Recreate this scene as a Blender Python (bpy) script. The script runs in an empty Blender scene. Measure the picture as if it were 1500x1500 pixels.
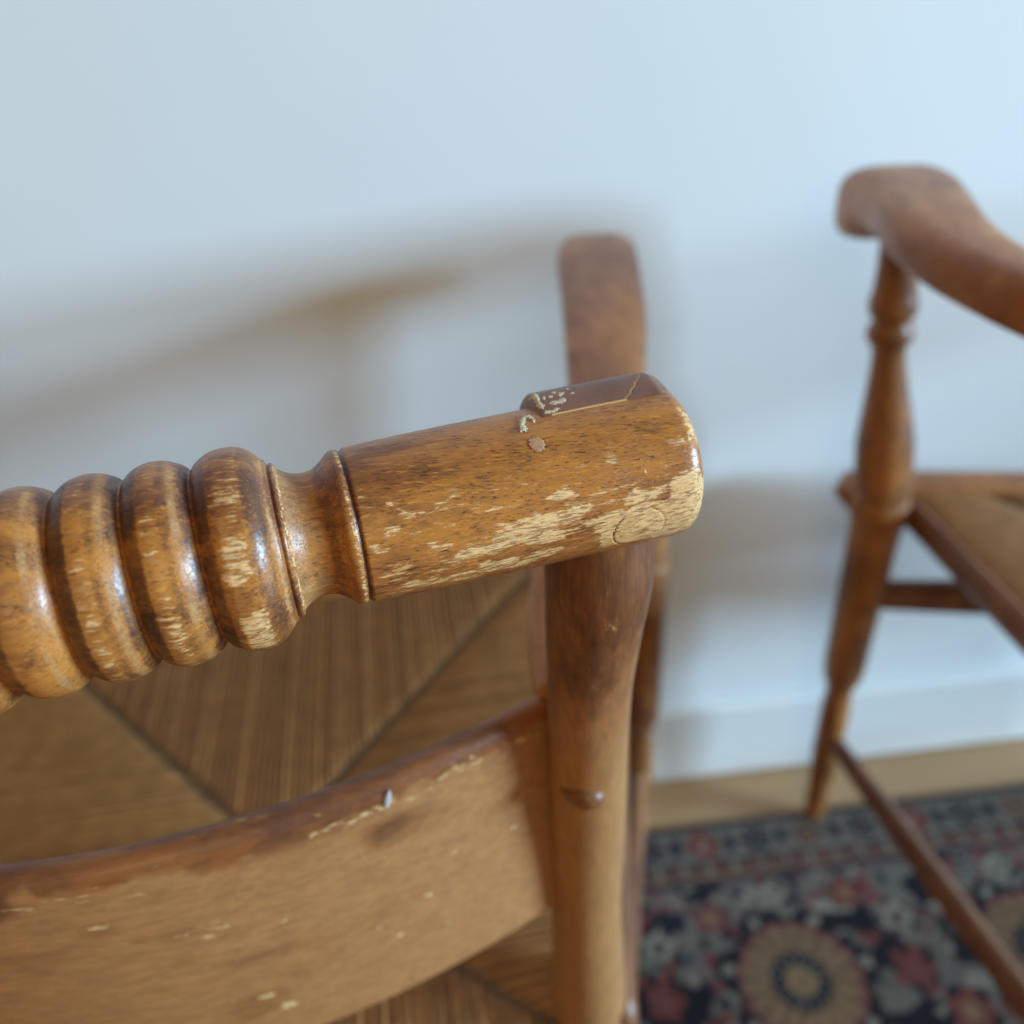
import bpy, math, random
import numpy as np
from mathutils import Matrix, Vector

random.seed(7)
rng = np.random.default_rng(7)
scn = bpy.context.scene
COL = scn.collection

# ------------------------------------------------------------------ camera
PITCH, YAW, ROLL = 0.55948, 0.11817, -0.07212
CAM = np.array([0.13180, -0.23033, 0.94377])
_F = np.array([math.sin(YAW)*math.cos(PITCH), math.cos(YAW)*math.cos(PITCH), -math.sin(PITCH)])
_R0 = np.array([math.cos(YAW), -math.sin(YAW), 0.0])
_U0 = np.cross(_R0, _F)
_R = _R0*math.cos(ROLL) + _U0*math.sin(ROLL)
_U = -_R0*math.sin(ROLL) + _U0*math.cos(ROLL)
cam = bpy.data.cameras.new('camera')
cam.sensor_width = 36.0
cam.lens = 36.0*1300/1500
cam.clip_start = 0.01
cam.clip_end = 50
cam.dof.use_dof = True
cam.dof.focus_distance = 0.240
cam.dof.aperture_fstop = 6.0
camo = bpy.data.objects.new('camera', cam)
M = Matrix(((_R[0], _U[0], -_F[0], CAM[0]), (_R[1], _U[1], -_F[1], CAM[1]), (_R[2], _U[2], -_F[2], CAM[2]), (0, 0, 0, 1)))
camo.matrix_world = M
COL.objects.link(camo)
scn.camera = camo

# ------------------------------------------------------------------ world and lamps
world = bpy.data.worlds.new('World')
scn.world = world
world.use_nodes = True
bg = world.node_tree.nodes['Background']
bg.inputs['Color'].default_value = (1.0, 0.66, 0.26, 1)
bg.inputs['Strength'].default_value = 0.28

def area(name, loc, target, size, size_y, energy, color):
    l = bpy.data.lights.new(name, 'AREA')
    l.shape = 'RECTANGLE'; l.size = size; l.size_y = size_y
    l.energy = energy; l.color = color
    o = bpy.data.objects.new(name, l)
    o.location = loc
    o.rotation_euler = (Vector(target)-Vector(loc)).to_track_quat('-Z', 'Y').to_euler()
    COL.objects.link(o)
    return o
area('window_light', (7.50, -2.75, 2.10), (0.3, 0.3, 0.62), 2.8, 1.6, 1640, (0.42, 0.71, 1.0))
area('warm_fill', (-0.25, -2.3, 1.75), (0.2, 0.2, 0.75), 1.3, 1.1, 9, (1.0, 0.84, 0.62))  # soft fill added behind the camera to warm the near wood

scn.view_settings.view_transform = 'Standard'
scn.view_settings.look = 'None'
scn.view_settings.exposure = 0.0
scn.view_settings.gamma = 1.0
scn.view_settings.use_curve_mapping = False
scn.render.engine = 'CYCLES'

# ------------------------------------------------------------------ helpers
def lin(r, g, b):
    f = lambda c: c/12.92 if c <= .04045 else ((c+.055)/1.055)**2.4
    return (f(r/255), f(g/255), f(b/255), 1.0)

def mesh_obj(name, verts, faces, mat, parent=None, smooth=True, attrs=None):
    me = bpy.data.meshes.new(name)
    verts = np.asarray(verts, dtype=np.float32)
    if isinstance(faces, np.ndarray):
        n, k = faces.shape
        me.vertices.add(len(verts)); me.vertices.foreach_set('co', verts.ravel())
        me.loops.add(n*k); me.loops.foreach_set('vertex_index', faces.ravel().astype(np.int32))
        me.polygons.add(n)
        me.polygons.foreach_set('loop_start', np.arange(0, n*k, k, dtype=np.int32))
        me.polygons.foreach_set('loop_total', np.full(n, k, dtype=np.int32))
        me.update(calc_edges=True)
        me.validate()
    else:
        me.from_pydata(verts.tolist(), [], faces)
        me.update()
    if smooth:
        me.polygons.foreach_set('use_smooth', np.ones(len(me.polygons), dtype=bool))
    if attrs:
        for k, a in attrs.items():
            a = np.asarray(a, dtype=np.float32)
            if a.ndim == 2:
                at = me.color_attributes.new(k, 'FLOAT_COLOR', 'POINT')
                at.data.foreach_set('color', a.ravel())
            else:
                at = me.attributes.new(k, 'FLOAT', 'POINT')
                at.data.foreach_set('value', a)
    if mat: me.materials.append(mat)
    o = bpy.data.objects.new(name, me)
    COL.objects.link(o)
    if parent: o.parent = parent
    return o

def grid_faces(nu, nv, closed_v=True, off=0):
    i = np.arange(nu-1)[:, None]
    j = np.arange(nv if closed_v else nv-1)[None, :]
    j2 = (j+1) % nv
    a = i*nv+j; b = i*nv+j2; c = (i+1)*nv+j2; d = (i+1)*nv+j
    return np.stack(np.broadcast_arrays(a, b, c, d), -1).reshape(-1, 4)+off

def pchip(x, xp, yp):
    xp = np.asarray(xp, float); yp = np.asarray(yp, float)
    h = np.diff(xp); d = np.diff(yp)/h
    m = np.zeros(len(xp)); m[0] = d[0]; m[-1] = d[-1]
    for i in range(1, len(xp)-1):
        if d[i-1]*d[i] > 0:
            w1 = 2*h[i]+h[i-1]; w2 = h[i]+2*h[i-1]
            m[i] = (w1+w2)/(w1/d[i-1]+w2/d[i])
    k = np.clip(np.searchsorted(xp, x)-1, 0, len(xp)-2)
    t = (x-xp[k])/h[k]
    return ((2*t**3-3*t**2+1)*yp[k]+(t**3-2*t**2+t)*h[k]*m[k]+(-2*t**3+3*t**2)*yp[k+1]+(t**3-t**2)*h[k]*m[k+1])

def sstep(a, b, x):
    t = np.clip((x-a)/(b-a), 0, 1)
    return t*t*(3-2*t)

def sdf_poly(px, py, poly):
    """signed distance, positive inside"""
    d2 = np.full(px.shape, 1e9); inside = np.zeros(px.shape, bool)
    n = len(poly)
    for i in range(n):
        ax, ay = poly[i]; bx, by = poly[(i+1) % n]
        ex, ey = bx-ax, by-ay
        t = np.clip(((px-ax)*ex+(py-ay)*ey)/(ex*ex+ey*ey+1e-12), 0, 1)
        d2 = np.minimum(d2, (px-ax-t*ex)**2+(py-ay-t*ey)**2)
        c = ((ay > py) != (by > py)) & (px < (bx-ax)*(py-ay)/(by-ay+1e-12)+ax)
        inside ^= c
    return np.where(inside, 1, -1)*np.sqrt(d2)

def vnoise(x, y, seed=0):
    """cheap value noise in 0..1 for numpy arrays"""
    r = np.random.default_rng(seed); T = r.random((64, 64))
    xi = np.floor(x).astype(int); yi = np.floor(y).astype(int)
    fx = x-xi; fy = y-yi
    fx = fx*fx*(3-2*fx); fy = fy*fy*(3-2*fy)
    g = lambda a, b: T[a % 64, b % 64]
    return (g(xi, yi)*(1-fx)+g(xi+1, yi)*fx)*(1-fy)+(g(xi, yi+1)*(1-fx)+g(xi+1, yi+1)*fx)*fy

# ------------------------------------------------------------------ materials
class NT:
    def __init__(self, name):
        self.m = bpy.data.materials.new(name); self.m.use_nodes = True
        self.t = self.m.node_tree; self.n = self.t.nodes
        self.bsdf = self.n['Principled BSDF']
    def node(self, kind, **kw):
        n = self.n.new(kind)
        for k, v in kw.items(): setattr(n, k, v)
        return n
    def link(self, a, b): self.t.links.new(a, b)
    def set(self, sock, v):
        if hasattr(v, 'is_output') or isinstance(v, bpy.types.NodeSocket): self.link(v, sock)
        else: sock.default_value = v
    def math(self, op, a, b=0.0, clamp=False):
        n = self.node('ShaderNodeMath', operation=op, use_clamp=clamp)
        self.set(n.inputs[0], a); self.set(n.inputs[1], b); return n.outputs[0]
    def noise(self, vec, scale, detail=3, rough=.55, dist=0.0):
        n = self.node('ShaderNodeTexNoise')
        self.link(vec, n.inputs['Vector']); n.inputs['Scale'].default_value = scale
        n.inputs['Detail'].default_value = detail; n.inputs['Roughness'].default_value = rough
        n.inputs['Distortion'].default_value = dist
        return n.outputs['Fac']
    def mapping(self, vec, scale, loc=(0, 0, 0)):
        n = self.node('ShaderNodeMapping'); self.link(vec, n.inputs['Vector'])
        n.inputs['Scale'].default_value = scale; n.inputs['Location'].default_value = loc
        return n.outputs[0]
    def ss(self, x, a, b):
        n = self.node('ShaderNodeMapRange', interpolation_type='SMOOTHSTEP')
        self.set(n.inputs['Value'], x); n.inputs['From Min'].default_value = a; n.inputs['From Max'].default_value = b
        return n.outputs[0]
    def mix(self, f, a, b, blend='MIX'):
        n = self.node('ShaderNodeMix', data_type='RGBA', blend_type=blend)
        self.set(n.inputs[0], f); self.set(n.inputs[6], a); self.set(n.inputs[7], b); return n.outputs[2]
    def attr(self, name):
        n = self.node('ShaderNodeAttribute', attribute_name=name); return n.outputs['Fac']
    def bump(self, h, strength, dist):
        n = self.node('ShaderNodeBump'); n.inputs['Strength'].default_value = strength
        n.inputs['Distance'].default_value = dist; self.link(h, n.inputs['Height']); return n.outputs[0]

def wood(name, axis='X', amber=(176, 108, 36), brown=(124, 66, 28), deep=(62, 34, 20), bare=(226, 186, 124),
         dull=(158, 122, 82), wear_bias=0.0, use_attr=False, dark_bias=0.0, dull_bias=0.0, fine=1.0, rough=.30, flecks=1.0, soft=0.0):
    """aged varnished wood: amber/brown finish, dark pores, rubbed zones, bare worn wood"""
    N = NT(name)
    tc = N.node('ShaderNodeTexCoord').outputs['Object']
    st = {'X': (.16, 1, 1), 'Y': (1, .16, 1), 'Z': (1, 1, .16)}[axis]
    v = N.mapping(tc, st)
    v2 = N.mapping(tc, tuple(.45 if q < 1 else 1 for q in st), (3.1, 1.7, .4))
    grain = N.noise(v, 2300*fine, 4, .6)              # fine flecks along the grain
    streak = N.noise(v, 620*fine, 5, .65, .1)
    blotch = N.noise(v2, 150*fine, 5, .62)
    big = N.noise(v2, 38*fine, 3, .5)
    if use_attr:
        dk = N.attr('dark'); dl = N.attr('dull'); wr = N.attr('wear')
    else:
        dk, dl, wr = dark_bias, dull_bias, wear_bias
    t = N.math('ADD', N.math('MULTIPLY', big, .9), N.math('MULTIPLY', blotch, .55))
    t = N.math('ADD', t, N.math('MULTIPLY', streak, .45))
    f = N.ss(t, .74, 1.16)
    col = N.mix(f, lin(*amber), lin(*brown))
    pore = N.ss(N.math('ADD', grain, N.math('MULTIPLY', N.math('SUBTRACT', blotch, .5), .25)), .54, .68)
    col = N.mix(N.math('MULTIPLY', pore, .62*flecks), col, lin(*deep))
    pale = N.ss(N.noise(v, 1300*fine, 4, .6), .56, .70)
    col = N.mix(N.math('MULTIPLY', pale, .40*flecks), col, lin(*[min(255, int(c*1.22)+8) for c in amber]))
    # dark build-up of old finish; on the posts also painted shade
    dn = N.math('ADD', dk, N.math('MULTIPLY', N.math('SUBTRACT', N.math('ADD', N.math('MULTIPLY', streak, .5), N.math('MULTIPLY', blotch, .5)), .5), .9))
    dmask = N.ss(dn, .15, .75)
    col = N.mix(N.math('MULTIPLY', dmask, .85), col, N.mix(f, lin(*[int(c*.66) for c in brown]), lin(*deep)))
    # rubbed dull zones
    ln = N.math('ADD', dl, N.math('MULTIPLY', N.math('SUBTRACT', blotch, .5), .6-.3*soft))
    lmask = N.ss(ln, .2, .7)
    dk2 = .62+.32*soft
    dcol = N.mix(N.ss(N.math('ADD', N.math('MULTIPLY', streak, .6), N.math('MULTIPLY', grain, .4)), .38, .64), lin(*dull), lin(*[int(c*dk2) for c in dull]))
    col = N.mix(lmask, col, dcol)
    # bare wood, torn along the grain
    rag = N.math('MULTIPLY', N.math('SUBTRACT', N.noise(N.mapping(tc, tuple(.10 if q < 1 else 1 for q in st), (5, 1, 2)), 900*fine, 6, .7), .5), 1.9)
    rag2 = N.math('MULTIPLY', N.math('SUBTRACT', N.noise(v2, 330*fine, 5, .65), .5), .95)
    wn = N.math('ADD', wr, N.math('ADD', rag, rag2))
    wmask = N.ss(wn, .46, .54)
    halo = N.ss(wn, .26, .48)
    bcol = N.mix(N.ss(grain, .42, .66), lin(*bare), lin(*[int(c*.80) for c in bare]))
    line = N.ss(N.noise(N.mapping(tc, tuple(.09 if q < 1 else 1 for q in st), (1, 2, 3)), 1400*fine, 3, .55), .53, .60)
    bcol = N.mix(N.math('MULTIPLY', line, .7), bcol, lin(118, 72, 38))
    bcol = N.mix(N.math('MULTIPLY', N.ss(N.math('ADD', N.math('MULTIPLY', blotch, .5), N.math('MULTIPLY', streak, .5)), .46, .66), .7), bcol, lin(*[int(.6*a+.4*b) for a, b in zip(amber, bare)]))
    col = N.mix(N.math('MULTIPLY', halo, .45), col, lin(*[min(255, int(c*1.05)) for c in amber]))
    col = N.mix(wmask, col, bcol)
    N.link(col, N.bsdf.inputs['Base Color'])
    rg = N.math('ADD', rough, N.math('MULTIPLY', N.math('SUBTRACT', N.math('ADD', N.math('MULTIPLY', blotch, .5), N.math('MULTIPLY', streak, .5)), .5), .5))
    rg = N.math('ADD', rg, N.math('MULTIPLY', N.math('MAXIMUM', wmask, lmask), .2))
    N.link(rg, N.bsdf.inputs['Roughness'])
    N.bsdf.inputs['Specular IOR Level'].default_value = .45
    h = N.math('SUBTRACT', N.math('MULTIPLY', grain, .3), N.math('MULTIPLY', wmask, .35))
    h = N.math('SUBTRACT', h, N.math('MULTIPLY', line, .3))
    h = N.math('ADD', h, N.math('MULTIPLY', blotch, .8))
    N.link(N.bump(h, .6, .00030), N.bsdf.inputs['Normal'])
    return N.m

def plain(name, col, rough=.5, noise=0.0, scale=50, bump=0.0, dist=.001):
    N = NT(name)
    tc = N.node('ShaderNodeTexCoord').outputs['Object']
    n = N.noise(tc, scale, 4, .6)
    c = N.mix(N.math('MULTIPLY', N.ss(n, .3, .7), noise), lin(*col), lin(*[int(x*.6) for x in col]))
    N.link(c, N.bsdf.inputs['Base Color']); N.bsdf.inputs['Roughness'].default_value = rough
    if bump: N.link(N.bump(n, bump, dist), N.bsdf.inputs['Normal'])
    return N.m

M_crest = wood('crest_wood', 'X', use_attr=True, amber=(184, 116, 50), brown=(122, 70, 41), deep=(52, 31, 24), bare=(236, 186, 124), dull=(196, 140, 84), rough=.30, soft=.4, flecks=1.3)
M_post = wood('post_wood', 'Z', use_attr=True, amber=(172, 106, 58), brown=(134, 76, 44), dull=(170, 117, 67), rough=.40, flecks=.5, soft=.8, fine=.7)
M_slat = wood('slat_wood', 'X', use_attr=True, amber=(144, 84, 42), brown=(100, 58, 35), dull=(174, 118, 68), rough=.40, flecks=.4, fine=.6, soft=.7)
M_arm = wood('arm_wood', 'Y', amber=(186, 120, 58), brown=(144, 86, 44), rough=.38, fine=.5, flecks=.5, dark_bias=.12)
M_leg = wood('leg_wood', 'Z', amber=(176, 114, 60), brown=(108, 66, 40), rough=.36, fine=.5, flecks=.5, dark_bias=.1)
M_rail = wood('stretcher_wood', 'Y', amber=(140, 90, 54), brown=(104, 62, 42), rough=.4, fine=.5, flecks=.5, dark_bias=.1)
M_plain_crest = wood('crest_wood_plain', 'X', amber=(204, 132, 42), brown=(160, 86, 38), rough=.3, wear_bias=.0)
M_plug = wood('plug_wood', 'X', amber=(214, 162, 96), brown=(190, 134, 74), bare=(228, 184, 122), wear_bias=.42, rough=.5, fine=1.3)
M_putty = plain('putty', (214, 194, 160), .75, .5, 500, .5, .0004)
M_smear = plain('dried_glue', (188, 138, 100), .5, .4, 900, .4, .0003)

def cap_material():
    N = NT('cap_paint')
    tc = N.node('ShaderNodeTexCoord').outputs['Object']
    n = N.noise(tc, 60, 4, .6)
    c = N.mix(N.ss(n, .35, .7), lin(128, 80, 58), lin(104, 62, 44))
    seam = N.attr('seam')
    c = N.mix(N.ss(seam, .35, .6), c, lin(206, 158, 96))
    N.link(c, N.bsdf.inputs['Base Color'])
    N.bsdf.inputs['Roughness'].default_value = .34
    N.link(N.bump(N.noise(tc, 700, 3, .6), .25, .0004), N.bsdf.inputs['Normal'])
    return N.m
M_cap = cap_material()

def rush_material():
    N = NT('rush')
    info = N.node('ShaderNodeObjectInfo').outputs['Random']
    tc = N.node('ShaderNodeTexCoord').outputs['Object']
    n = N.noise(tc, 60, 4, .65); n2 = N.noise(tc, 700, 3, .6)
    k = N.math('ADD', N.math('MULTIPLY', info, .28), N.math('MULTIPLY', n, .75))
    c = N.mix(N.ss(k, .25, .9), lin(138, 92, 46), lin(184, 128, 68))
    c = N.mix(N.math('MULTIPLY', N.ss(n2, .5, .75), .45), c, lin(96, 66, 38))
    N.link(c, N.bsdf.inputs['Base Color']); N.bsdf.inputs['Roughness'].default_value = .55
    N.link(N.bump(n2, .4, .001), N.bsdf.inputs['Normal'])
    return N.m
M_rush = rush_material()
M_core = plain('rush_core', (112, 80, 48), .8, .5, 80)

# ------------------------------------------------------------------ setting
def structure(o):
    o['kind'] = 'structure'; return o

def wall_material():
    N = NT('wall_paint')
    tc = N.node('ShaderNodeTexCoord').outputs['Object']
    n = N.noise(tc, 260, 3, .6)
    c = N.mix(N.noise(tc, 4, 2, .5), lin(232, 233, 230), lin(226, 228, 226))
    N.link(c, N.bsdf.inputs['Base Color']); N.bsdf.inputs['Roughness'].default_value = .75
    N.link(N.bump(n, .25, .001), N.bsdf.inputs['Normal'])
    return N.m
WX0, WY0, WSL = .38, .562, -.06
wang = math.atan(WSL)
def wall_y(x): return WY0+WSL*(x-WX0)
def oriented_box(name, mat, x0, x1, y0, y1, z0, z1, bev=.0):
    """box in a frame whose x axis runs along the wall"""
    o = None
    ys = (y0, y1)
    if bev:
        prof = [(y1, z0), (y0, z0), (y0, z1-bev), (y0+bev*.3, z1-bev*.3), (y0+bev, z1), (y1, z1)]
    else:
        prof = [(y1, z0), (y0, z0), (y0, z1), (y1, z1)]
    v = [(x0, y, z) for y, z in prof]+[(x1, y, z) for y, z in prof]
    n = len(prof)
    f = [[i, (i+1) % n, (i+1) % n+n, i+n] for i in range(n)]+[list(range(n))[::-1], list(range(n, 2*n))]
    o = mesh_obj(name, v, f, mat, smooth=False)
    o.location = (WX0, WY0, 0); o.rotation_euler = (0, 0, wang)
    return o
structure(oriented_box('wall', wall_material(), -2.6, 2.2, 0, .1, 0, 2.5))
structure(oriented_box('baseboard', plain('baseboard_paint', (236, 236, 232), .4, .06, 6), -2.6, 2.2, -.014, -.002, .004, .125, .006))

def floor_material():
    N = NT('floor_wood')
    tc = N.node('ShaderNodeTexCoord').outputs['Object']
    n = N.noise(N.mapping(tc, (1, 14, 1)), 6, 5, .6)
    c = N.mix(n, lin(196, 158, 114), lin(164, 124, 82))
    N.link(c, N.bsdf.inputs['Base Color']); N.bsdf.inputs['Roughness'].default_value = .35
    return N.m
fl = structure(mesh_obj('floor', [(-2.5, -2.2, 0), (2.6, -2.2, 0), (2.6, .9, 0), (-2.5, .9, 0)], [[0, 1, 2, 3]], floor_material(), smooth=False))

# ------------------------------------------------------------------ chairs
H, HS, EX = 0.8107, 0.4473, 0.2156
BE = 0.14667
TB = math.tan(BE); ECC = .012
PROF = [(4.0, 0), (4.15, 6), (4.5, 12), (5.2, 17), (6.3, 20.3), (8.2, 22.3), (10.8, 23.1), (14, 23.25), (50, 23.0), (103.2, 22.05), (103.75, 21.7), (104.2, 21.1),
        (104.65, 21.5), (105.2, 21.85), (106.3, 21.95), (107.4, 21.65), (108.4, 20.9), (109.4, 20.0), (111, 18.7), (113, 17.7), (115.2, 17.3), (117.5, 17.55), (119.5, 18.3),
        (121.4, 19.5), (122.1, 20.1), (122.35, 21.2), (123.4, 21.7), (123.9, 21.2), (124.2, 21.4), (124.45, 22.5), (125.3, 23.1), (126.3, 24.2), (128, 26.0), (130.3, 27.4),
        (132, 27.9), (134, 28.05), (137, 27.85), (138.8, 27.3), (141, 26.1), (142.4, 25.1), (143.3, 23.9), (143.6, 23.6), (143.9, 23.9), (145.2, 25.3), (147, 26.4), (149, 27.3),
        (151, 27.75), (153.2, 27.9), (156, 27.4), (158, 26.5), (159.6, 25.3), (160.4, 24.2), (160.7, 23.9)]
for k in (1, 2):
    o = 160.7+17.2*(k-1)
    PROF += [(o+.3, 24.2), (o+1.6, 25.5), (o+3.4, 26.6), (o+5.4, 27.4), (o+8.6, 27.9), (o+12, 27.4), (o+14.2, 26.4), (o+15.8, 25.2), (o+16.9, 24.1), (o+17.2, 23.9)]
o = 160.7+34.4
CS = EX/math.cos(BE)*1000
PROF += [(o+.3, 24.2), (o+2, 26), (o+5, 28.2), (o+10, 29.6), (CS, 30.2)]
PS = np.array([p[0] for p in PROF]); PR = np.array([p[1] for p in PROF])

def axis_point(s):
    """s mm from the right-hand reference end; returns centre, radial-back direction"""
    X = EX-s/1000*math.cos(BE)
    Y = TB*(np.sqrt(X*X+ECC**2)-EX)
    dY = TB*X/np.sqrt(X*X+ECC**2)
    # tangent (1,dY,0); normal facing the back of the chair (-Y)
    nl = np.sqrt(1+dY*dY)
    return X, Y, dY/nl, -1/nl

def crest_surf(s, th, r):
    """s mm, th rad (0 = back of chair, +up), r mm -> xyz"""
    X, Y, nx, ny = axis_point(s)
    r = r/1000
    return np.stack([X+r*np.cos(th)*nx, Y+r*np.cos(th)*ny, H+r*np.sin(th)], -1)

WEAR = [
 ([(80.1,-1),(70.5,1),(68.6,10),(59.6,13),(51.4,12),(39.8,14),(41.5,9),(47.8,4),(50.2,-1),(49.4,-11),(57.1,-10),(64.7,-7),(75.2,-12),(81.1,-10)], .85),
 ([(54.4,25),(48.1,28),(43.2,23),(46.6,17),(52.6,19)], .75),
 ([(96.6,-23),(87.1,-22),(75.2,-21),(64.7,-18),(53.8,-21),(44.7,-14),(49.1,-22),(59.4,-35),(72.0,-32),(81.0,-34),(92.3,-32)], .72),
 ([(44.4,-2),(37.0,2),(33.7,-9),(19.0,-12),(7.6,-8),(5.9,-20),(7.9,-32),(15.3,-40),(32.6,-29),(40.8,-9)], .9),
 ([(16.5,20),(9.2,20),(5.5,6),(4.5,-20),(17.0,-17),(18.5,-1),(17.7,11)], 1.0),
 ([(32.1,11),(29.5,16),(19.2,14),(19.4,8),(25.8,6),(31.4,5)], .85),
 ([(9.5,68),(6.0,65),(6.0,41),(10.2,38)], .75),
 ([(16.0,44),(11.2,44),(11.3,40),(16.1,40)], .8),
 ([(103.0,18),(99.8,15),(97.0,9),(100.9,9)], .7),
 ([(103.8,-5),(94.0,-7),(93.3,-12),(103.3,-9)], .7),
 ([(95.5,42),(89.1,31),(90.8,23),(98.5,19),(100.0,21),(92.4,29)], .6),
 ([(78.3,63),(67.4,65),(67.3,59),(76.7,61)], .55),
 ([(35.2,43),(32.0,41),(32.7,36),(35.4,37)], .75),
 ([(86.9,8),(80.5,8),(80.0,0),(86.4,2)], .65),
 ([(68.7,9),(76.1,8),(72.0,0)], .65),
 ([(60.4,36),(57.1,36),(57.0,30),(59.9,30)], .5),
 ([(51.5,42),(46.8,42),(47.4,36),(51.4,36)], .5),
 ([(100,24),(84,40),(66,40),(66,22),(100,10)], .36),
 ([(101,-2),(60,20),(20,24),(5,24),(5,-38),(101,-38)], .40),
 ([(101,30),(78,45),(30,48),(30,20),(101,10)], .27),
 ([(38,4),(16,2),(14,-34),(38,-34)], .95),
 ([(138.0,38),(131.5,42),(131.7,19),(136.9,11),(138.5,18)], .72),
 ([(138.2,-6),(131.0,-1),(131.2,-40),(137.7,-40)], .85),
 ([(138.2,70),(131.4,72),(131.4,50),(138,48)], .48),
 ([(155.2,60),(151.4,62),(151.4,30),(155,28)], .42),
 ([(155.2,-2),(151.2,4),(151.2,-22),(155,-24)], .62),
 ([(155.2,20),(151.6,20),(151.6,8),(155,6)], .5),
 ([(172,15),(168.4,20),(168.6,-22),(172,-24)], .6),
]
BANDS_DARK = [(143.0,139.6,.62),(131.2,126.6,.42),(124.2,122.6,.35),(121.5,112.6,.16),(112.6,109.6,.45),(104.75,103.8,1.1),(160.2,156.0,.62),(151.0,149.2,.4),(146.0,143.4,.55),
              (177.6,172.6,.62),(168.2,166.2,.4),(163.4,160.6,.55),(194.5,190,.6)]
BANDS_DULL = [(126.2,124.9,.6),(122.3,113.0,.55),(148.8,146.4,.5),(166.0,163.6,.5),(183.2,180.8,.5)]
BANDS_WEAR = [(122.5,121.6,.55),(106.0,105.0,.5),(130.6,124.6,.06)]

def band(s, a, b, soft):
    lo, hi = min(a, b), max(a, b)
    return sstep(lo-soft, lo+soft, s)*(1-sstep(hi-soft, hi+soft, s))

PLUG_S, PLUG_W, PLUG_R = 26.9, math.radians(-19)*23.1, 7.7

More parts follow.
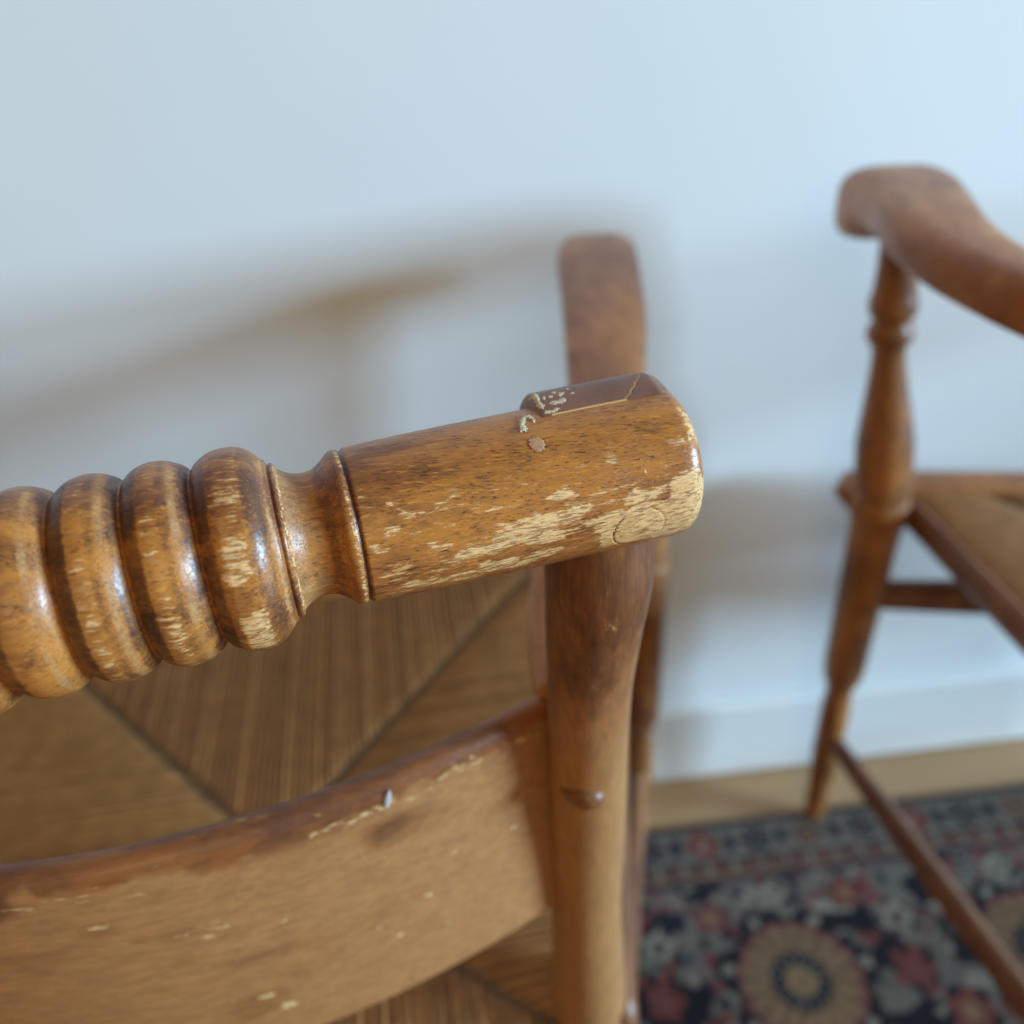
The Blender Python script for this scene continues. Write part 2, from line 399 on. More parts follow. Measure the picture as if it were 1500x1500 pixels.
def crest_rail(parent, detail=True):
    nseg = 400 if detail else 64
    if detail:
        s1 = np.concatenate([np.linspace(4.0, 6, 10), np.linspace(6.3, 180, 520), np.linspace(180.8, CS, 40)])
        s2 = np.linspace(CS, 4.0, 130)[1:]
    else:
        s1 = np.linspace(4.0, CS, 160); s2 = s1[::-1][1:]
    r1 = pchip(s1, PS, PR); r2 = pchip(s2, PS, PR)
    s = np.concatenate([s1, 2*CS-s2]); r = np.concatenate([r1, r2])
    sm = np.concatenate([s1, s2])                     # mirrored coordinate for the banding
    r = np.maximum(r, .02)
    th = np.linspace(-math.pi, math.pi, nseg, endpoint=False)
    S, TH = np.meshgrid(s, th, indexing='ij'); Rr = np.repeat(r[:, None], nseg, 1); SM = np.repeat(sm[:, None], nseg, 1)
    if detail:
        W = TH*23.1
        dpl = np.hypot(S-PLUG_S, (W-PLUG_W)*1.0)
        gap = np.exp(-((dpl-PLUG_R-.12)/.22)**2)
        gap = gap*(.6+.4*sstep(.3, .6, vnoise(np.arctan2(W-PLUG_W, S-PLUG_S)*2.4+20, np.zeros_like(S), 18)))
        Rr = Rr-.35*gap
        # slight hand-turned unevenness
        Rr = Rr+.10*(vnoise(S/9, TH*2.2+9, 3)-.5)
    co = crest_surf(S.ravel(), TH.ravel(), Rr.ravel())
    attrs = None
    if detail:
        wear = np.zeros_like(S); dark = np.zeros_like(S); dull = np.zeros_like(S)
        Wd = np.degrees(TH)
        for poly, amt in WEAR:
            pw = [(a, math.radians(b)*23.0) for a, b in poly]
            xs = [p[0] for p in pw]; ys = [p[1] for p in pw]
            m = (S > min(xs)-4) & (S < max(xs)+4) & (W > min(ys)-4) & (W < max(ys)+4)
            d = sdf_poly(S[m], W[m], pw)
            wear[m] = np.maximum(wear[m], (amt*.78)*sstep(-2.8, 1.6, d))
        SM = SM+.55*(vnoise(W*1.3, S/9, 71)-.5)+.35*(vnoise(W*4, S/5, 72)-.5)
        for a, b, k in BANDS_DARK: dark = np.maximum(dark, k*band(SM, a, b, .45)*(.7+.45*vnoise(W/6+b, S/7, 74)))
        for a, b, k in BANDS_DULL: dull = np.maximum(dull, k*band(SM, a, b, .7)*(.55+.6*vnoise(W/5+a, S/7, 73)))
        for a, b, k in BANDS_WEAR: wear = np.maximum(wear, k*band(SM, a, b, .25))
        dark = np.maximum(dark, 1.2*gap)
        # unbroken finish on the front, so the noise does not wear it through
        wear = np.where(dark > .9, 0, wear)
        # streaky thin finish on the bead crowns
        crown = band(SM, 139.4, 131.2, .4)+band(SM, 155.6, 151.0, .4)+band(SM, 172.6, 168.2, .4)
        wear = np.maximum(wear, .31*crown)
        wear = np.maximum(wear, .13*(SM < 103)*sstep(.5, .8, vnoise(S/13, W/7+3, 5)))
        # dark scuffed mottling in the middle of the barrel
        dark = np.maximum(dark, .22*(SM < 103)*sstep(.5, .75, vnoise(S/16+8, W/9, 11))*(1-sstep(.1, .3, wear)))
        # three long scratches
        for (a, b), (c, d) in (((90.8, 23), (77.4, 39)), ((95.9, 42), (89.6, 29)), ((25.4, 35), (24.5, 24))):
            b, d = math.radians(b)*23, math.radians(d)*23
            ex, ey = c-a, d-b
            t = np.clip(((S-a)*ex+(W-b)*ey)/(ex*ex+ey*ey), 0, 1)
            dd = np.hypot(S-a-t*ex, W-b-t*ey)
            wear = np.maximum(wear, .5*np.exp(-(dd/.5)**2))
        attrs = dict(wear=wear.ravel(), dark=dark.ravel(), dull=dull.ravel())
    o = mesh_obj('crest_rail', co, grid_faces(len(s), nseg), M_crest if detail else M_plain_crest, parent, attrs=attrs)
    if not detail: return o
    # ---- raised brown repair cap along the top of the right end
    ns, nt = 170, 90
    ss_ = np.linspace(6.6, 48.6, ns); tt = np.radians(np.linspace(85.5, 168, nt))
    S, T = np.meshgrid(ss_, tt, indexing='ij')
    Td = np.degrees(T)
    hgt = .25+3.9*sstep(84, 118, Td)*(1-sstep(140, 168, Td))
    edge = np.minimum(S-6.6, 48.6-S)
    rnd = np.sqrt(np.clip(1-(1-np.clip(edge/2.2, 0, 1))**2, 0, 1))
    base = pchip(np.clip(S, 10, 60).ravel(), PS, PR).reshape(S.shape)
    base = np.where(S < 12, base-2.2*(1-sstep(6.0, 12, S)), base)
    crack = [(22.4, 86), (21.6, 89), (19.8, 92), (19.2, 95), (17.4, 98), (16.4, 102), (14.4, 106), (13.2, 110), (9.5, 118)]
    dmin = np.full(S.shape, 1e9)
    for (a, b), (c, d) in zip(crack[:-1], crack[1:]):
        b, d = math.radians(b)*25, math.radians(d)*25
        ex, ey = c-a, d-b
        t = np.clip(((S-a)*ex+(T*25-b)*ey)/(ex*ex+ey*ey), 0, 1)
        dmin = np.minimum(dmin, np.hypot(S-a-t*ex, T*25-b-t*ey))
    groove = np.exp(-(dmin/.22)**2)
    low = np.exp(-((Td-86)/.8)**2)*(S > 21.8)*(S < 45)
    seam = np.maximum(groove, low*.9)
    rr = base-.5+(hgt+.5)*rnd-.25*groove+.12*(vnoise(S/6, T*6, 8)-.5)
    tops = crest_surf(S.ravel(), T.ravel(), rr.ravel())
    bots = crest_surf(S.ravel(), T.ravel(), (base-3).ravel())
    f1 = grid_faces(ns, nt, False); f2 = grid_faces(ns, nt, False, ns*nt)[:, ::-1]
    idx = np.arange(ns*nt).reshape(ns, nt)
    rim = np.concatenate([idx[0, :], idx[1:, -1], idx[-1, -2::-1], idx[-2:0:-1, 0]])
    rim2 = np.roll(rim, -1)
    f3 = np.stack([rim2, rim, rim+ns*nt, rim2+ns*nt], -1)
    mesh_obj('repair_cap', np.concatenate([tops, bots]), np.concatenate([f1, f2, f3]), M_cap, o, attrs=dict(seam=np.concatenate([seam.ravel(), np.zeros(ns*nt)])))
    # ---- round end of the through dowel
    rad = np.linspace(0.02, 1, 14); an = np.linspace(0, 2*math.pi, 56, endpoint=False)
    RA, AN = np.meshgrid(rad*(PLUG_R-.12), an, indexing='ij')
    sp = PLUG_S+RA*np.cos(AN); wp = PLUG_W+RA*np.sin(AN)
    lift = .06-.22*(RA/PLUG_R)**8
    co = crest_surf(sp.ravel(), (wp/23.1).ravel(), (23.15+lift).ravel())
    mesh_obj('dowel_plug', co, grid_faces(14, 56), M_plug, o)
    # ---- dried putty and glue
    def blob(poly, h, mat, name, radius=None, cell=.16):
        xs = [p[0] for p in poly]; ys = [p[1] for p in poly]
        gs = np.arange(min(xs)-.5, max(xs)+.5, cell); gw = np.arange(min(ys)-.5, max(ys)+.5, cell)
        S, W = np.meshgrid(gs, gw, indexing='ij')
        d = sdf_poly(S, W, poly)+.7*(vnoise(S*2.1+3, W*2.1, 4)-.5)+.35*(vnoise(S*5, W*5+2, 14)-.5)
        ht = np.where(d > 0, h*np.sqrt(np.clip(d/.8, 0, 1)), np.clip(d, -.4, 0))
        keep = d > -.25
        b0 = radius(S, W) if radius else 23.15
        co = crest_surf(S.ravel(), (W/23.1).ravel(), (b0+ht).ravel())
        f = grid_faces(len(gs), len(gw), False)
        kk = keep.ravel(); f = f[kk[f].all(1)]
        used = np.unique(f); remap = -np.ones(len(co), int); remap[used] = np.arange(len(used))
        mesh_obj(name, co[used], remap[f], mat, o)
    deg = lambda L: [(a, math.radians(b)*23.1) for a, b in L]
    blob(deg([(50.6, 92), (52.6, 93), (54.4, 88), (55.5, 80), (55.6, 75), (54.6, 73), (53.4, 75), (53.9, 80), (53.2, 84), (52.2, 88), (51.4, 86), (50.9, 82), (50.2, 84)]), .26, M_putty, 'putty_drip')
    blob(deg([(54.6, 65), (53.2, 67), (51.6, 66), (50.6, 63), (50.5, 59), (51.5, 56), (53.0, 54.5), (54.3, 57), (54.9, 61)]), .10, M_smear, 'glue_spot')
    capr = lambda S, W: pchip(np.clip(S, 10, 60).ravel(), PS, PR).reshape(S.shape)-.5+(.75+3.9*sstep(84, 118, np.degrees(W/23.1)))*np.sqrt(np.clip(1-(1-np.clip((48.6-S)/2.2, 0, 1))**2, 0, 1))+.05
    for L in ([(47.9, 112), (46.2, 113), (45.6, 108), (46.0, 101), (45.6, 96), (46.6, 93), (47.6, 97), (47.4, 104)],
              [(46.8, 90), (45.6, 92), (44.3, 90), (42.6, 92), (41.8, 90.5), (43.4, 88.6), (45.0, 87.5), (46.6, 87.6)],
              [(44.2, 97), (42.8, 99), (41.2, 98), (39.6, 101), (38.6, 99.5), (39.2, 96), (41.0, 94.5), (43.0, 95)],
              [(40.6, 104), (39.4, 107), (38.2, 105), (38.6, 102.5), (39.8, 102)],
              [(43.6, 103), (42.8, 105), (41.8, 104), (42.4, 102)],
              [(37.2, 108), (36.4, 110), (35.6, 108.5), (36.4, 107)],
              [(42.0, 107), (40.8, 109.5), (40.2, 107.5), (41.0, 106)], [(45.2, 104), (44.4, 106.5), (43.8, 104), (44.6, 102)],
              [(36.8, 102.5), (36.0, 104), (35.4, 102.6), (36.0, 101.6)]):
        blob(deg(L), .13, M_putty, 'putty_fleck', capr)
    return o

def tube(path, radii, nseg=24, flat=None):
    """lofted round bar through path points, capped"""
    P = np.asarray(path, float); n = len(P)
    T = np.gradient(P, axis=0); T /= np.linalg.norm(T, axis=1)[:, None]
    ref = np.array([0, 1., 0]) if abs(T[0][2]) > .6 else np.array([0, 0, 1.])
    A = np.cross(T, ref); A /= np.linalg.norm(A, axis=1)[:, None]
    B = np.cross(T, A)
    an = np.linspace(0, 2*math.pi, nseg, endpoint=False)
    r = np.asarray(radii, float)
    ra = r[:, None]*np.cos(an); rb = r[:, None]*np.sin(an)*(1 if flat is None else np.asarray(flat)[:, None])
    co = P[:, None, :]+ra[..., None]*A[:, None, :]+rb[..., None]*B[:, None, :]
    co = co.reshape(-1, 3)
    f = grid_faces(n, nseg)
    co = np.concatenate([co, P[:1], P[-1:]])
    k = np.arange(nseg); k2 = (k+1) % nseg
    c0 = np.stack([np.full(nseg, n*nseg), k2, k, k], -1); c1 = np.stack([np.full(nseg, n*nseg+1), (n-1)*nseg+k, (n-1)*nseg+k2, (n-1)*nseg+k2], -1)
    faces = [list(x) for x in f]+[[int(a), int(b), int(c)] for a, b, c, _ in c0]+[[int(a), int(b), int(c)] for a, b, c, _ in c1]
    return co, faces

POST = [(.2, .162, -.030, .0145), (.0, .160, -.045, .012)]
def post_path():
    # z, x, y, r from the top down
    K = [(H-.012, .1862, .0, .0178), (.776, .1864, .000, .0180), (.745, .1852, .004, .0168), (.711, .1844, .009, .0156), (.68, .1846, .014, .0158), (.645, .1848, .019, .0166),
         (.60, .1850, .025, .0168), (.562, .1850, .029, .0169), (.50, .1865, .036, .0186), (.457, .1872, .040, .0203), (.42, .187, .042, .0205), (.36, .186, .038, .0195),
         (.25, .183, .018, .0175), (.12, .179, -.006, .0165), (.05, .176, -.022, .0145), (.0, .175, -.030, .0125)]
    K = np.array(K)
    z = np.concatenate([np.linspace(K[0, 0], .42, 240), np.linspace(.415, 0, 50)])
    zz = -z
    x = pchip(zz, -K[:, 0], K[:, 1]); y = pchip(zz, -K[:, 0], K[:, 2]); r = pchip(zz, -K[:, 0], K[:, 3])
    return np.stack([x, y, z], -1), r

def slat_mesh(detail=True):
    nx, = (300,) if detail else (60,)
    X = np.linspace(-.175, .175, nx)
    # section, counter-clockwise: (offset across thickness, height)
    zt, zb, t = .6957, .5607, .0065
    sec = []
    for a in np.linspace(-90, 90, 13): sec.append((-t*math.sin(math.radians(a)), zt-.0075+.0075*math.cos(math.radians(a))))
    for z in np.linspace(zt-.0075, zb+.006, 60 if detail else 8)[1:-1]: sec.append((-t, z))
    for a in np.linspace(90, -90, 9): sec.append((-t*math.sin(math.radians(a)), zb+.006-.006*math.cos(math.radians(a))))
    for z in np.linspace(zb+.006, zt-.0075, 10)[1:-1]: sec.append((t, z))
    sec = np.array(sec); m = len(sec)
    Y = .0195-.0430*(1-(np.abs(X)/.170)**1.9)
    co = np.zeros((nx, m, 3))
    co[..., 0] = X[:, None]
    co[..., 1] = Y[:, None]+sec[None, :, 0]+.006+(zt-sec[None, :, 1])*.03
    co[..., 2] = sec[None, :, 1]
    return co.reshape(-1, 3), grid_faces(nx, m), nx, m

def arm_mesh(side, tip_shift=(0, 0), widen=1.0, thick=0.0):
    # y, x, half width, top z, underside depth
    K = np.array([(.022, .183, .017, .700, .022), (.06, .189, .020, .706, .023), (.095, .199, .0205, .714, .024), (.15, .219, .021, .724, .024), (.213, .242, .0218, .733, .024),
                  (.27, .256, .0245, .738, .024), (.32, .268, .0275, .741, .024), (.38, .280, .0292, .743, .025), (.42, .288, .0305, .744, .027), (.44, .292, .0312, .7443, .036), (.455, .2955, .0315, .744, .043),
                  (.475, .300, .0312, .742, .045), (.49, .3035, .029, .738, .042), (.499, .3055, .024, .731, .034), (.503, .3065, .012, .722, .020)])
    t = (K[:, 0]-.022)/.481
    w = np.clip((t-.35)/.65, 0, 1)**1.3
    K[:, 3] += .008*sstep(.1, .9, t)
    bow = np.interp(t, [0, .1, .21, .32, .44, .55, .66, .8, 1], [0, .5, 1.15, 1.5, 1.68, 1.66, 1.5, 1.26, 1])
    K[:, 1] += tip_shift[0]*bow; K[:, 0] += tip_shift[1]*t
    K[:, 2] *= 1+(widen-1)*w
    K[:, 3] += thick*w**.5; K[:, 4] += max(thick, 0)*w**.5+(.008 if thick else 0)
    u = np.linspace(0, 1, 90); ku = np.linspace(0, 1, len(K))
    Q = np.stack([pchip(u, ku, K[:, i]) for i in range(5)], -1)
    an = np.linspace(0, 2*math.pi, 40, endpoint=False)
    c, s = np.cos(an), np.sin(an)
    ex = .55
    cx = np.sign(c)*np.abs(c)**ex; sz = np.sign(s)*np.abs(s)**ex
    co = np.zeros((90, 40, 3))
    T = np.gradient(Q[:, :2][:, ::-1], axis=0); T /= np.linalg.norm(T, axis=1)[:, None]
    nx, ny = T[:, 1], -T[:, 0]
    off = Q[:, 2][:, None]*cx[None, :]
    crown = .0
    co[..., 0] = Q[:, 1][:, None]+off*nx[:, None]
    co[..., 1] = Q[:, 0][:, None]+off*ny[:, None]
    co[..., 2] = Q[:, 3][:, None]-Q[:, 4][:, None]*(.5-.5*sz[None, :])
    co[..., 0] *= side
    co = co.reshape(-1, 3)
    f = grid_faces(90, 40)
    faces = [list(x) for x in f]+[list(range(40))[::-1], list(range(89*40, 90*40))]
    if side < 0: faces = [x[::-1] for x in faces]
    return co, faces

LEGP = np.array([(.0, .0095), (.004, .0115), (.02, .0125), (.06, .0135), (.12, .0165), (.17, .0165), (.205, .0145), (.216, .0170), (.226, .0205), (.245, .0222), (.27, .0225), (.33, .0232), (.385, .0240),
                 (.418, .0250), (.4205, .0236), (.4235, .0255), (.435, .0272), (.447, .0268), (.452, .0240), (.456, .0248), (.475, .0262), (.50, .0262), (.53, .0225), (.565, .0170), (.592, .0142),
                 (.597, .0155), (.600, .0190), (.607, .0198), (.613, .0185), (.616, .0155), (.620, .0165), (.624, .0200), (.632, .0205), (.640, .0185), (.66, .0165), (.70, .0160), (.725, .0155)])
def leg_path(side, foot, top):
    z = np.linspace(.725, 0, 200)
    x = np.interp(z, [0, .25, .45, .60, .73], [foot[0], .337, .334, .334+.7*(top[0]-.334), top[0]])
    y = np.interp(z, [0, .25, .45, .60, .73], [foot[1], .452, .440, .437, top[1]])
    k = np.ones(9)/9
    x = np.convolve(np.pad(x, 4, 'edge'), k, 'valid'); y = np.convolve(np.pad(y, 4, 'edge'), k, 'valid')
    r = pchip(z, LEGP[:, 0], LEGP[:, 1])
    return np.stack([side*x, y, z], -1), r

SEAT_B, SEAT_F, CY = .022, .460, .180
def seat_half(y): return float(np.interp(y, [.0, .022, .103, .212, .33, .46], [.194, .200, .218, .245, .275, .307]))
def strand_mesh(p0, p1, ztop, wrap):
    """half-round cord from the rail edge p0 (folding down over it) to the seam p1"""
    p0 = np.array(p0); p1 = np.array(p1); L = np.linalg.norm(p1-p0); d = (p1-p0)/L; nrm = np.array([-d[1], d[0]])
    st = [(-.004, -.022), (-.0035, -.010), (.0, -.0025), (.008, .0)]
    st += [(L*.35, .001), (L*.7, .0005)] if L > .05 else [(L*.5, .0)]
    st += [(max(L-.010, .009), -.001), (L, -.0042)]
    r = .00238
    co, prof = [], [(-1, -.9), (-.8, .1), (0, .75), (.8, .1), (1, -.9)]
    for t, dz in st:
        for a, b in prof:
            q = p0+d*t+nrm*a*r
            hor = 1.0
            if t < 0: q = q-d*max(b, 0)*r; hor = .2
            co.append((q[0], q[1], ztop+dz+b*r*hor))
    k = 5
    f = [[i*k+j, i*k+j+1, (i+1)*k+j+1, (i+1)*k+j] for i in range(len(st)-1) for j in range(k-1)]
    return co, f

def strand_list(pitch):
    L = []
    sx = lambda y: (y-CY)/1.2 if y > CY else (CY-y)/.9
    x = -.2320
    while x < .2325:
        y1 = CY+1.2*abs(x)
        if SEAT_F-y1 > .006: L.append(((x, SEAT_F), (x, y1)))
        x += pitch
    x = -.176
    while x < .1765:
        y1 = CY-.9*abs(x)
        if y1-SEAT_B > .006: L.append(((x, SEAT_B), (x, y1)))
        x += pitch
    for sd in (-1, 1):
        y = SEAT_B+.003
        while y < SEAT_F-.002:
            a = seat_half(y); b = min(sx(y), a-.02)
            L.append(((sd*a, y), (sd*b, y))); y += pitch
    return L

def chair(name, label, detail, loc, rz, foot, top, tip_shift=(0, 0), widen=1.0, rail=.312):
    root = bpy.data.objects.new(name, None); COL.objects.link(root)
    root.empty_display_size = .05
    root['label'] = label; root['category'] = 'chair'; root['group'] = 'armchairs along the wall'
    crest_rail(root, detail)
    # back posts
    P, r = post_path()
    for sd in (1, -1):
        Q = P*np.array([sd, 1, 1]); co, f = tube(Q, r, 96 if detail else 32)
        n = len(co)
        z = co[:, 2]; x = co[:, 0]
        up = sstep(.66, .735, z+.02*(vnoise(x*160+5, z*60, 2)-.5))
        up2 = sstep(.62, .775, z+.03*(vnoise(x*160+5, z*60, 2)-.5))  # stain deepening upwards, with the crest rail's shade painted into it
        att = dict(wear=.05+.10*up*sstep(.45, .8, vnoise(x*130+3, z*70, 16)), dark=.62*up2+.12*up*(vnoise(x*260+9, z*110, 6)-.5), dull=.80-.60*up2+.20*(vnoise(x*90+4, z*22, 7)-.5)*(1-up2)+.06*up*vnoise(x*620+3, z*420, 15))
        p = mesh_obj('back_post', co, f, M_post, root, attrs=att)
        # wooden pin fixing the slat
        if sd == 1 or not detail:
            a = np.linspace(0, 2*math.pi, 24, endpoint=False); rr = np.linspace(.02, 1, 8)
            RA, AN = np.meshgrid(rr, a, indexing='ij')
            px = .1795*sd+.0088*RA*np.cos(AN); pz = .661+.0056*RA*np.sin(AN)
            cx0, cy0, r0 = .1847*sd, .0167, .0163
            yy = cy0-np.sqrt(np.maximum(r0*r0-(px-cx0)**2, 1e-8))
            yy = yy-.0046*np.sqrt(np.clip(1-RA**2.5, 0, 1))+.0008
            co = np.stack([px, yy, pz], -1).reshape(-1, 3)
            mesh_obj('slat_pin', co, grid_faces(8, 24)[:, ::-1], M_leg, p)
    # back slat
    co, f, nx, m = slat_mesh(detail)
    x, y, z = co.T
    edge = sstep(.680, .696, z+.010*(vnoise(x*70, z*60, 21)-.5)+.006*(vnoise(x*200, z*200, 33)-.5))
    patch = sstep(.50, .75, vnoise(x*26+11, z*60, 23))
    dull = (1-edge)*(.80+.5*(vnoise(x*30, z*40+3, 22)-.5)-.35*patch*sstep(.640, .672, z))
    dark = edge*.22+.5*patch*(1-edge)*sstep(.640, .672, z)+.5*(1-sstep(.566, .590, z+.012*(vnoise(x*40, z*10, 27)-.5)))*sstep(.55, .75, vnoise(x*16+2, z*6, 28))
    left = 1-sstep(.03, .09, x+.03*(vnoise(x*40, z*60, 29)-.5))
    dull = dull-.20*left*sstep(.45, .7, vnoise(x*45, z*110, 30))
    dark = np.maximum(dark, .46*left*sstep(.6, .75, vnoise(x*35+5, z*120, 31)))
    wear = .12*edge+.40*np.exp(-((z-.685-.006*(vnoise(x*60, z*3, 24)-.5))/.0035)**2)*sstep(.35, .6, vnoise(x*32, z*10, 25))
    wear = np.maximum(wear, .42*sstep(.74, .9, vnoise(x*55, z*210, 26))*(1-edge)*(1-sstep(.04,.13,x)))
    if detail:
        for sx, sz, sr in ((.127, .640, .0022), (.114, .622, .0028), (.132, .631, .0015), (.1525, .6425, .0020), (.153, .6365, .0026), (.092, .617, .002), (.045, .60, .004), (.052, .589, .004), (.100, .605, .0018), (.12, .597, .0018)):
            wear = np.maximum(wear, .72*np.exp(-(((x-sx+.5*(z-sz))/sr)**2+((z-sz)/(.75*sr))**2)))
    mesh_obj('back_slat', co, f, M_slat, root, attrs=dict(wear=wear, dark=dark, dull=np.clip(dull, 0, 1)))
    if detail:
        co = []
        for i, q in enumerate(np.linspace(-1, 1, 9)):
            w = .0013*math.sqrt(1-q*q*.96)
            for j in range(10):
                a = math.pi*2*j/10
                co.append((.1055+w*math.cos(a)+.001*q, -.0064-.0006*math.sin(a)-.0006*(1-q), .6885+.0036*q))
        # white paint speck on the slat's top edge
        mesh_obj('paint_speck', co, [[i*10+j, i*10+(j+1) % 10, (i+1)*10+(j+1) % 10, (i+1)*10+j] for i in range(8) for j in range(10)], M_white, root)
    # arms, front legs
    for sd in (1, -1):
        co, f = arm_mesh(sd, tip_shift, widen, -.012 if rail > .35 else 0)
        mesh_obj('arm', co, f, M_arm, root)
        Q, r = leg_path(sd, foot, top)
        co, f = tube(Q, r, 40)
        mesh_obj('front_leg', co, f, M_leg, root)
    # stretchers
    def stretcher(a, b, r, nm):
        a, b = np.array(a), np.array(b); t = np.linspace(0, 1, 40)
        path = a+(b-a)*t[:, None]
        co, f = tube(path, r*(.72+.28*np.sin(t*math.pi)**.6), 20); mesh_obj(nm, co, f, M_rail, root)
    for sd in (1, -1):
        for zf, zb in ((.135, .150),):
            fx = np.interp(zf, [0, .25], [foot[0], .337]); fy = np.interp(zf, [0, .25], [foot[1], .452])
            stretcher((sd*fx, fy, zf), (sd*.181, 0.0 if zf < .2 else .018, zb), .0125, 'side_stretcher')
    stretcher((.335, .447, .335), (-.335, .447, .335), .019, 'front_stretcher')
    stretcher((.182, .008, .2), (-.182, .008, .2), .0115, 'rear_stretcher')
    # seat: core with the rush wound over it
    ys = np.linspace(SEAT_B+.003, SEAT_F-.003, 12)
    ring = [(seat_half(y)-.003, y) for y in ys]+[(-seat_half(y)+.003, y) for y in ys[::-1]]
    n = len(ring)
    v = [(a, b, HS-.0035) for a, b in ring]+[(a, b, HS-.026) for a, b in ring]
    fc = [list(range(n)), list(range(2*n-1, n-1, -1))]+[[(i+1) % n, i, i+n, (i+1) % n+n] for i in range(n)]
    seat = mesh_obj('seat', v, fc, M_core, root, smooth=False)
    S = strand_list(.0046)
    S.sort(key=lambda ab: -(ab[0][0]+ab[1][0]))          # the ones that show come first
    zt = HS-.002
    singles = S[:300] if detail else []
    for a, b in singles:
        j = random.uniform(-.0005, .0005); k = random.uniform(-.0004, .0004)
        a, b = [(q[0]+(k if abs(a[0]-b[0]) < 1e-6 else 0), q[1]+(k if abs(a[1]-b[1]) < 1e-6 else 0)) for q in (a, b)]
        co, f = strand_mesh(a, b, zt+j, True)
        mesh_obj('rush_strand', co, f, M_rush, seat)
    V, Fc = [], []
    for a, b in S[len(singles):]:
        co, f = strand_mesh(a, b, zt+random.uniform(-.0005, .0005), True)
        k = len(V); V += co; Fc += [[i+k for i in q] for q in f]
    o = mesh_obj('rush_strands', V, Fc, M_rush, seat); o['kind'] = 'stuff'
    # wooden front rail and corner blocks under the rush
    d0, d1 = (.452, .500) if rail > .35 else (.455, .474)
    xs = np.linspace(-rail, rail, 60); e = np.sqrt(np.clip(1-(1-np.clip((rail-np.abs(xs))/.016, 0, 1))**2, .02, 1))
    an = np.linspace(0, 2*math.pi, 28, endpoint=False); cc = np.sign(np.cos(an))*np.abs(np.cos(an))**.45; sc = np.sign(np.sin(an))*np.abs(np.sin(an))**.45
    co = np.zeros((60, 28, 3)); co[..., 0] = xs[:, None]
    co[..., 1] = (d0+d1)/2+(d1-d0)/2*e[:, None]*cc[None, :]
    co[..., 2] = HS-.012+.014*e[:, None]*sc[None, :]
    f = [list(q) for q in grid_faces(60, 28)]+[list(range(28)), list(range(59*28, 60*28))[::-1]]
    co = co.reshape(-1, 3)
    mesh_obj('front_rail', co, f, M_arm, root)
    ys = np.linspace(SEAT_B+.004, SEAT_F-.01, 30)
    for sd in (1, -1):
        path = [(sd*(seat_half(y)+.003), y, HS-.014) for y in ys]
        co, f = tube(path, np.full(30, .0085), 16, np.full(30, 1.75))
        mesh_obj('side_rail', co, f, M_rail, root)
    root.location = loc; root.rotation_euler = (0, 0, rz)
    return root

M_white = plain('white_paint', (190, 188, 190), .5, .3, 900)
chair('armchair', 'worn brown wooden armchair with ring-turned crest rail, seen close up from behind', True, (0, 0, 0), 0, (.345, .478), (.300, .455))
right = chair('armchair', 'brown wooden armchair cut off by the right edge, its front leg at the rug border', False, (.770, -.075, 0), math.radians(-16),
              (.3412, .4536), (.362, .4324), (.072, -.058), 1.25, .37)
right.scale = (1, 1, 1.07)

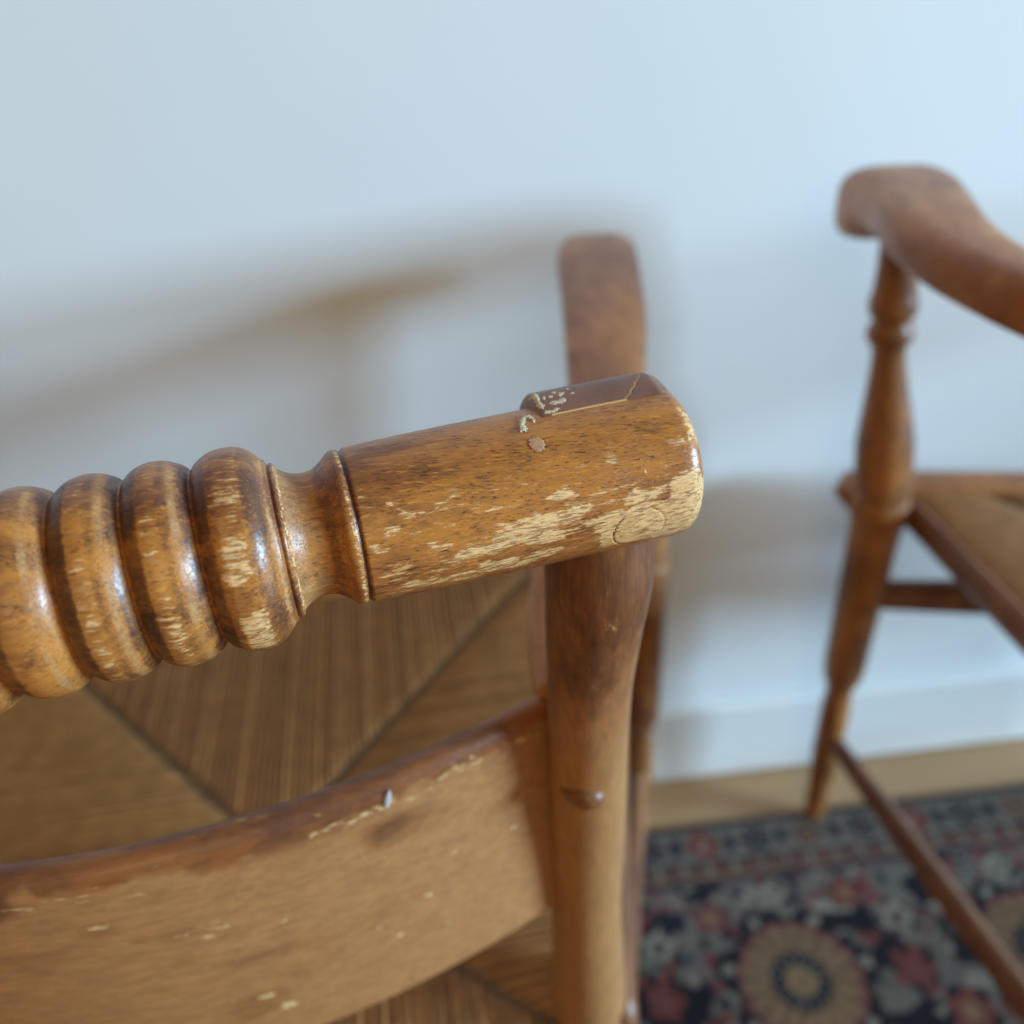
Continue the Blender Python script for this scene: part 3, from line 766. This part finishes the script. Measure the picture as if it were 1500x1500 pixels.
# ------------------------------------------------------------------ rug
def build_rug():
    st = .0028
    ang = math.radians(-3.2)
    O = np.array([.384, .4715])
    p = np.arange(-1.15, 1.0+st/2, st); q = np.arange(0, .95+st/2, st)
    P, Q = np.meshgrid(p, q, indexing='ij')
    P0, Q0 = P.copy(), Q.copy()
    jit = lambda s, k: (vnoise(P*s, Q*s, k)-.5)
    P = P+.0035*jit(90, 41); Q = Q+.0035*jit(90, 42)
    C = np.zeros(P.shape+(4,)); C[..., 3] = 1
    def c(rgb): return np.array(lin(*rgb))
    def put(m, rgb): C[m] = c(rgb)
    grey = (158, 142, 118); navy = (34, 38, 62); black = (30, 28, 34); rose = (178, 86, 74); red = (178, 70, 46); tan = (198, 142, 78); gold = (210, 158, 84); cream = (206, 188, 154); mauve = (112, 78, 86); brownc = (140, 88, 66)
    put(Q >= -1, grey)
    # guard edge with comb teeth
    put(Q < .013, black)
    put((Q > .007) & (Q < .015) & (((P/.0105) % 1) < .42), grey)
    # narrow border: alternating rosettes and stars
    per = .066
    k = np.floor(P/per); u = P-(k+.5)*per; w = Q-.034
    rr = np.hypot(u, w*1.05); a = np.arctan2(w, u)
    kind = (k % 4).astype(int)
    r1 = (kind == 0)
    put(r1 & (np.maximum(np.abs(u)*.95, np.abs(w)) < .0165+.003*np.cos(4*a)), red)
    put(r1 & (rr < .006), cream)
    st_ = (kind == 1) | (kind == 3)
    put(st_ & (rr < .0155+.006*np.cos(6*a)), navy)
    put(st_ & (rr < .0055), grey)
    put((kind == 3) & (rr < .004), rose)
    r2 = kind == 2
    put(r2 & (rr < .017+.002*np.cos(8*a)), brownc)
    put(r2 & (rr < .010+.002*np.cos(8*a)), tan)
    put(r2 & (rr < .005), black)
    e = np.abs(u)-per/2
    put((np.abs(e) < .006) & (np.abs(w) < .010+.3*np.abs(e)), navy)
    # stripe of dashes
    band1 = (Q > .058) & (Q < .074)
    put(band1, brownc)
    put(band1 & (((P/.031) % 1) < .16), cream)
    put(band1 & (np.abs(((P/.031) % 1)-.58) < .12) & (np.abs(Q-.066) < .004), rose)
    put((Q > .056) & (Q < .0585), black)
    put((Q > .074) & (Q < .0785), tan)
    put((Q > .0785) & (Q < .088), mauve)
    # main border / field
    fld = Q > .088
    v1 = vnoise(P*34+7, Q*34, 51); v2 = vnoise(P*58+2, Q*58+5, 52); v3 = vnoise(P*46+9, Q*46+9, 53)
    put(fld & (v1 > .68), black); put(fld & (v2 > .80), rose); put(fld & (v3 > .80), cream); put(fld & (v2 < .2), navy)
    put(fld & (v3 < .16), red)
    # winding vine
    vine = np.abs(Q-.135-.026*np.sin((P-.02)/.2*2*math.pi))
    put(fld & (vine < .0035), rose)
    # medallions in a half-drop repeat, with petals
    def rosette(p0, q0, R):
        dx = P-p0; dy = Q-q0; r = np.hypot(dx, dy)/R; t = np.arctan2(dy, dx)
        put(r < 1.22+.14*np.cos(7*t+1), black)
        put((r < 1.2) & (np.cos(7*t+1) > .86) & (r > 1.05), cream)
        put(r < 1.0+.035*np.cos(18*t), rose)
        put(r < .90+.045*np.cos(18*t), tan)
        put((r < .88) & (np.abs(np.cos(9*t)) < .22), brownc)
        put((r < .74) & (r > .5) & (np.cos(18*t) > .55), gold)
        put(r < .47+.05*np.cos(14*t), navy)
        put((r < .40) & (r > .30) & (np.cos(14*t) > .3), grey)
        put(r < .26, gold)
        put(r < .1, tan)
    for k in range(-5, 6):
        rosette(.089+k*.27, .212, .067)
        rosette(.089+.135+k*.27, .44, .067)
        rosette(.089+k*.27, .67, .067)
    # small flowers between
    def flower(p0, q0, R, a1, a2):
        dx = P-p0; dy = Q-q0; r = np.hypot(dx, dy)/R; t = np.arctan2(dy, dx)
        put(r < 1.15+.22*np.cos(5*t+p0*40), black); put(r < 1.0+.16*np.cos(5*t), a1); put(r < .45, a2)
    for k in range(-5, 6):
        flower(.077+k*.27-.062, .128, .018, rose, tan)
        flower(.077+k*.27+.012, .112, .015, cream, grey)
        flower(.077+k*.27+.098, .118, .017, red, tan)
        flower(.077+k*.27-.128, .155, .017, cream, mauve)
        flower(.077+k*.27-.135, .215, .019, red, rose)
        flower(.077+k*.27+.135, .205, .019, red, rose)
        flower(.077+k*.27-.100, .265, .022, red, tan)
        flower(.077+k*.27+.09, .30, .02, cream, navy)
        flower(.077+k*.27-.02, .325, .022, rose, tan)
    # abrash: yarn lots differ a little from row to row
    lot = .86+.28*vnoise(np.zeros_like(Q)+3, Q*60, 61)+.12*(rng.random(P.shape)-.5)
    C[..., :3] *= .56*lot[..., None]
    C[..., :3] = C[..., :3]*.74+C[..., :3].mean(-1, keepdims=True)*.26+np.array([.012, .011, .013])
    z = .0085+.0008*(vnoise(P*160, Q*160, 62)-.5)
    z[:, 0] = .004; z[0, :] = .004; z[-1, :] = .004
    ca, sa = math.cos(ang), math.sin(ang)
    X = O[0]+P0*ca+Q0*sa; Y = O[1]+P0*sa-Q0*ca
    co = np.stack([X, Y, z], -1).reshape(-1, 3)
    f = grid_faces(P.shape[0], P.shape[1], False)[:, ::-1]
    n0 = len(co)
    # backing skirt so the rug has real thickness
    nP, nQ = P.shape
    idx = np.arange(nP*nQ).reshape(nP, nQ)
    rim = np.concatenate([idx[0, :], idx[1:, -1], idx[-1, -2::-1], idx[-2:0:-1, 0]])
    low = co[rim].copy(); low[:, 2] = .0012
    k = np.arange(len(rim)); k2 = np.roll(k, -1)
    f2 = np.stack([rim[k], rim[k2], n0+k2, n0+k], -1)
    N = NT('rug_wool')
    at = N.node('ShaderNodeAttribute', attribute_name='yarn').outputs['Color']
    tc = N.node('ShaderNodeTexCoord').outputs['Object']
    n = N.noise(tc, 900, 3, .6)
    N.link(N.mix(N.math('MULTIPLY', n, .35), at, (0.02, .02, .02, 1)), N.bsdf.inputs['Base Color'])
    N.bsdf.inputs['Roughness'].default_value = .95
    N.bsdf.inputs['Specular IOR Level'].default_value = .1
    N.link(N.bump(n, .7, .003), N.bsdf.inputs['Normal'])
    col = np.concatenate([C.reshape(-1, 4), C.reshape(-1, 4)[rim]])
    o = mesh_obj('rug', np.concatenate([co, low]), np.concatenate([f, f2]), N.m, attrs=dict(yarn=col))
    o['label'] = 'patterned wool rug with navy, rose and tan rosettes under the chairs'
    o['category'] = 'rug'
build_rug()
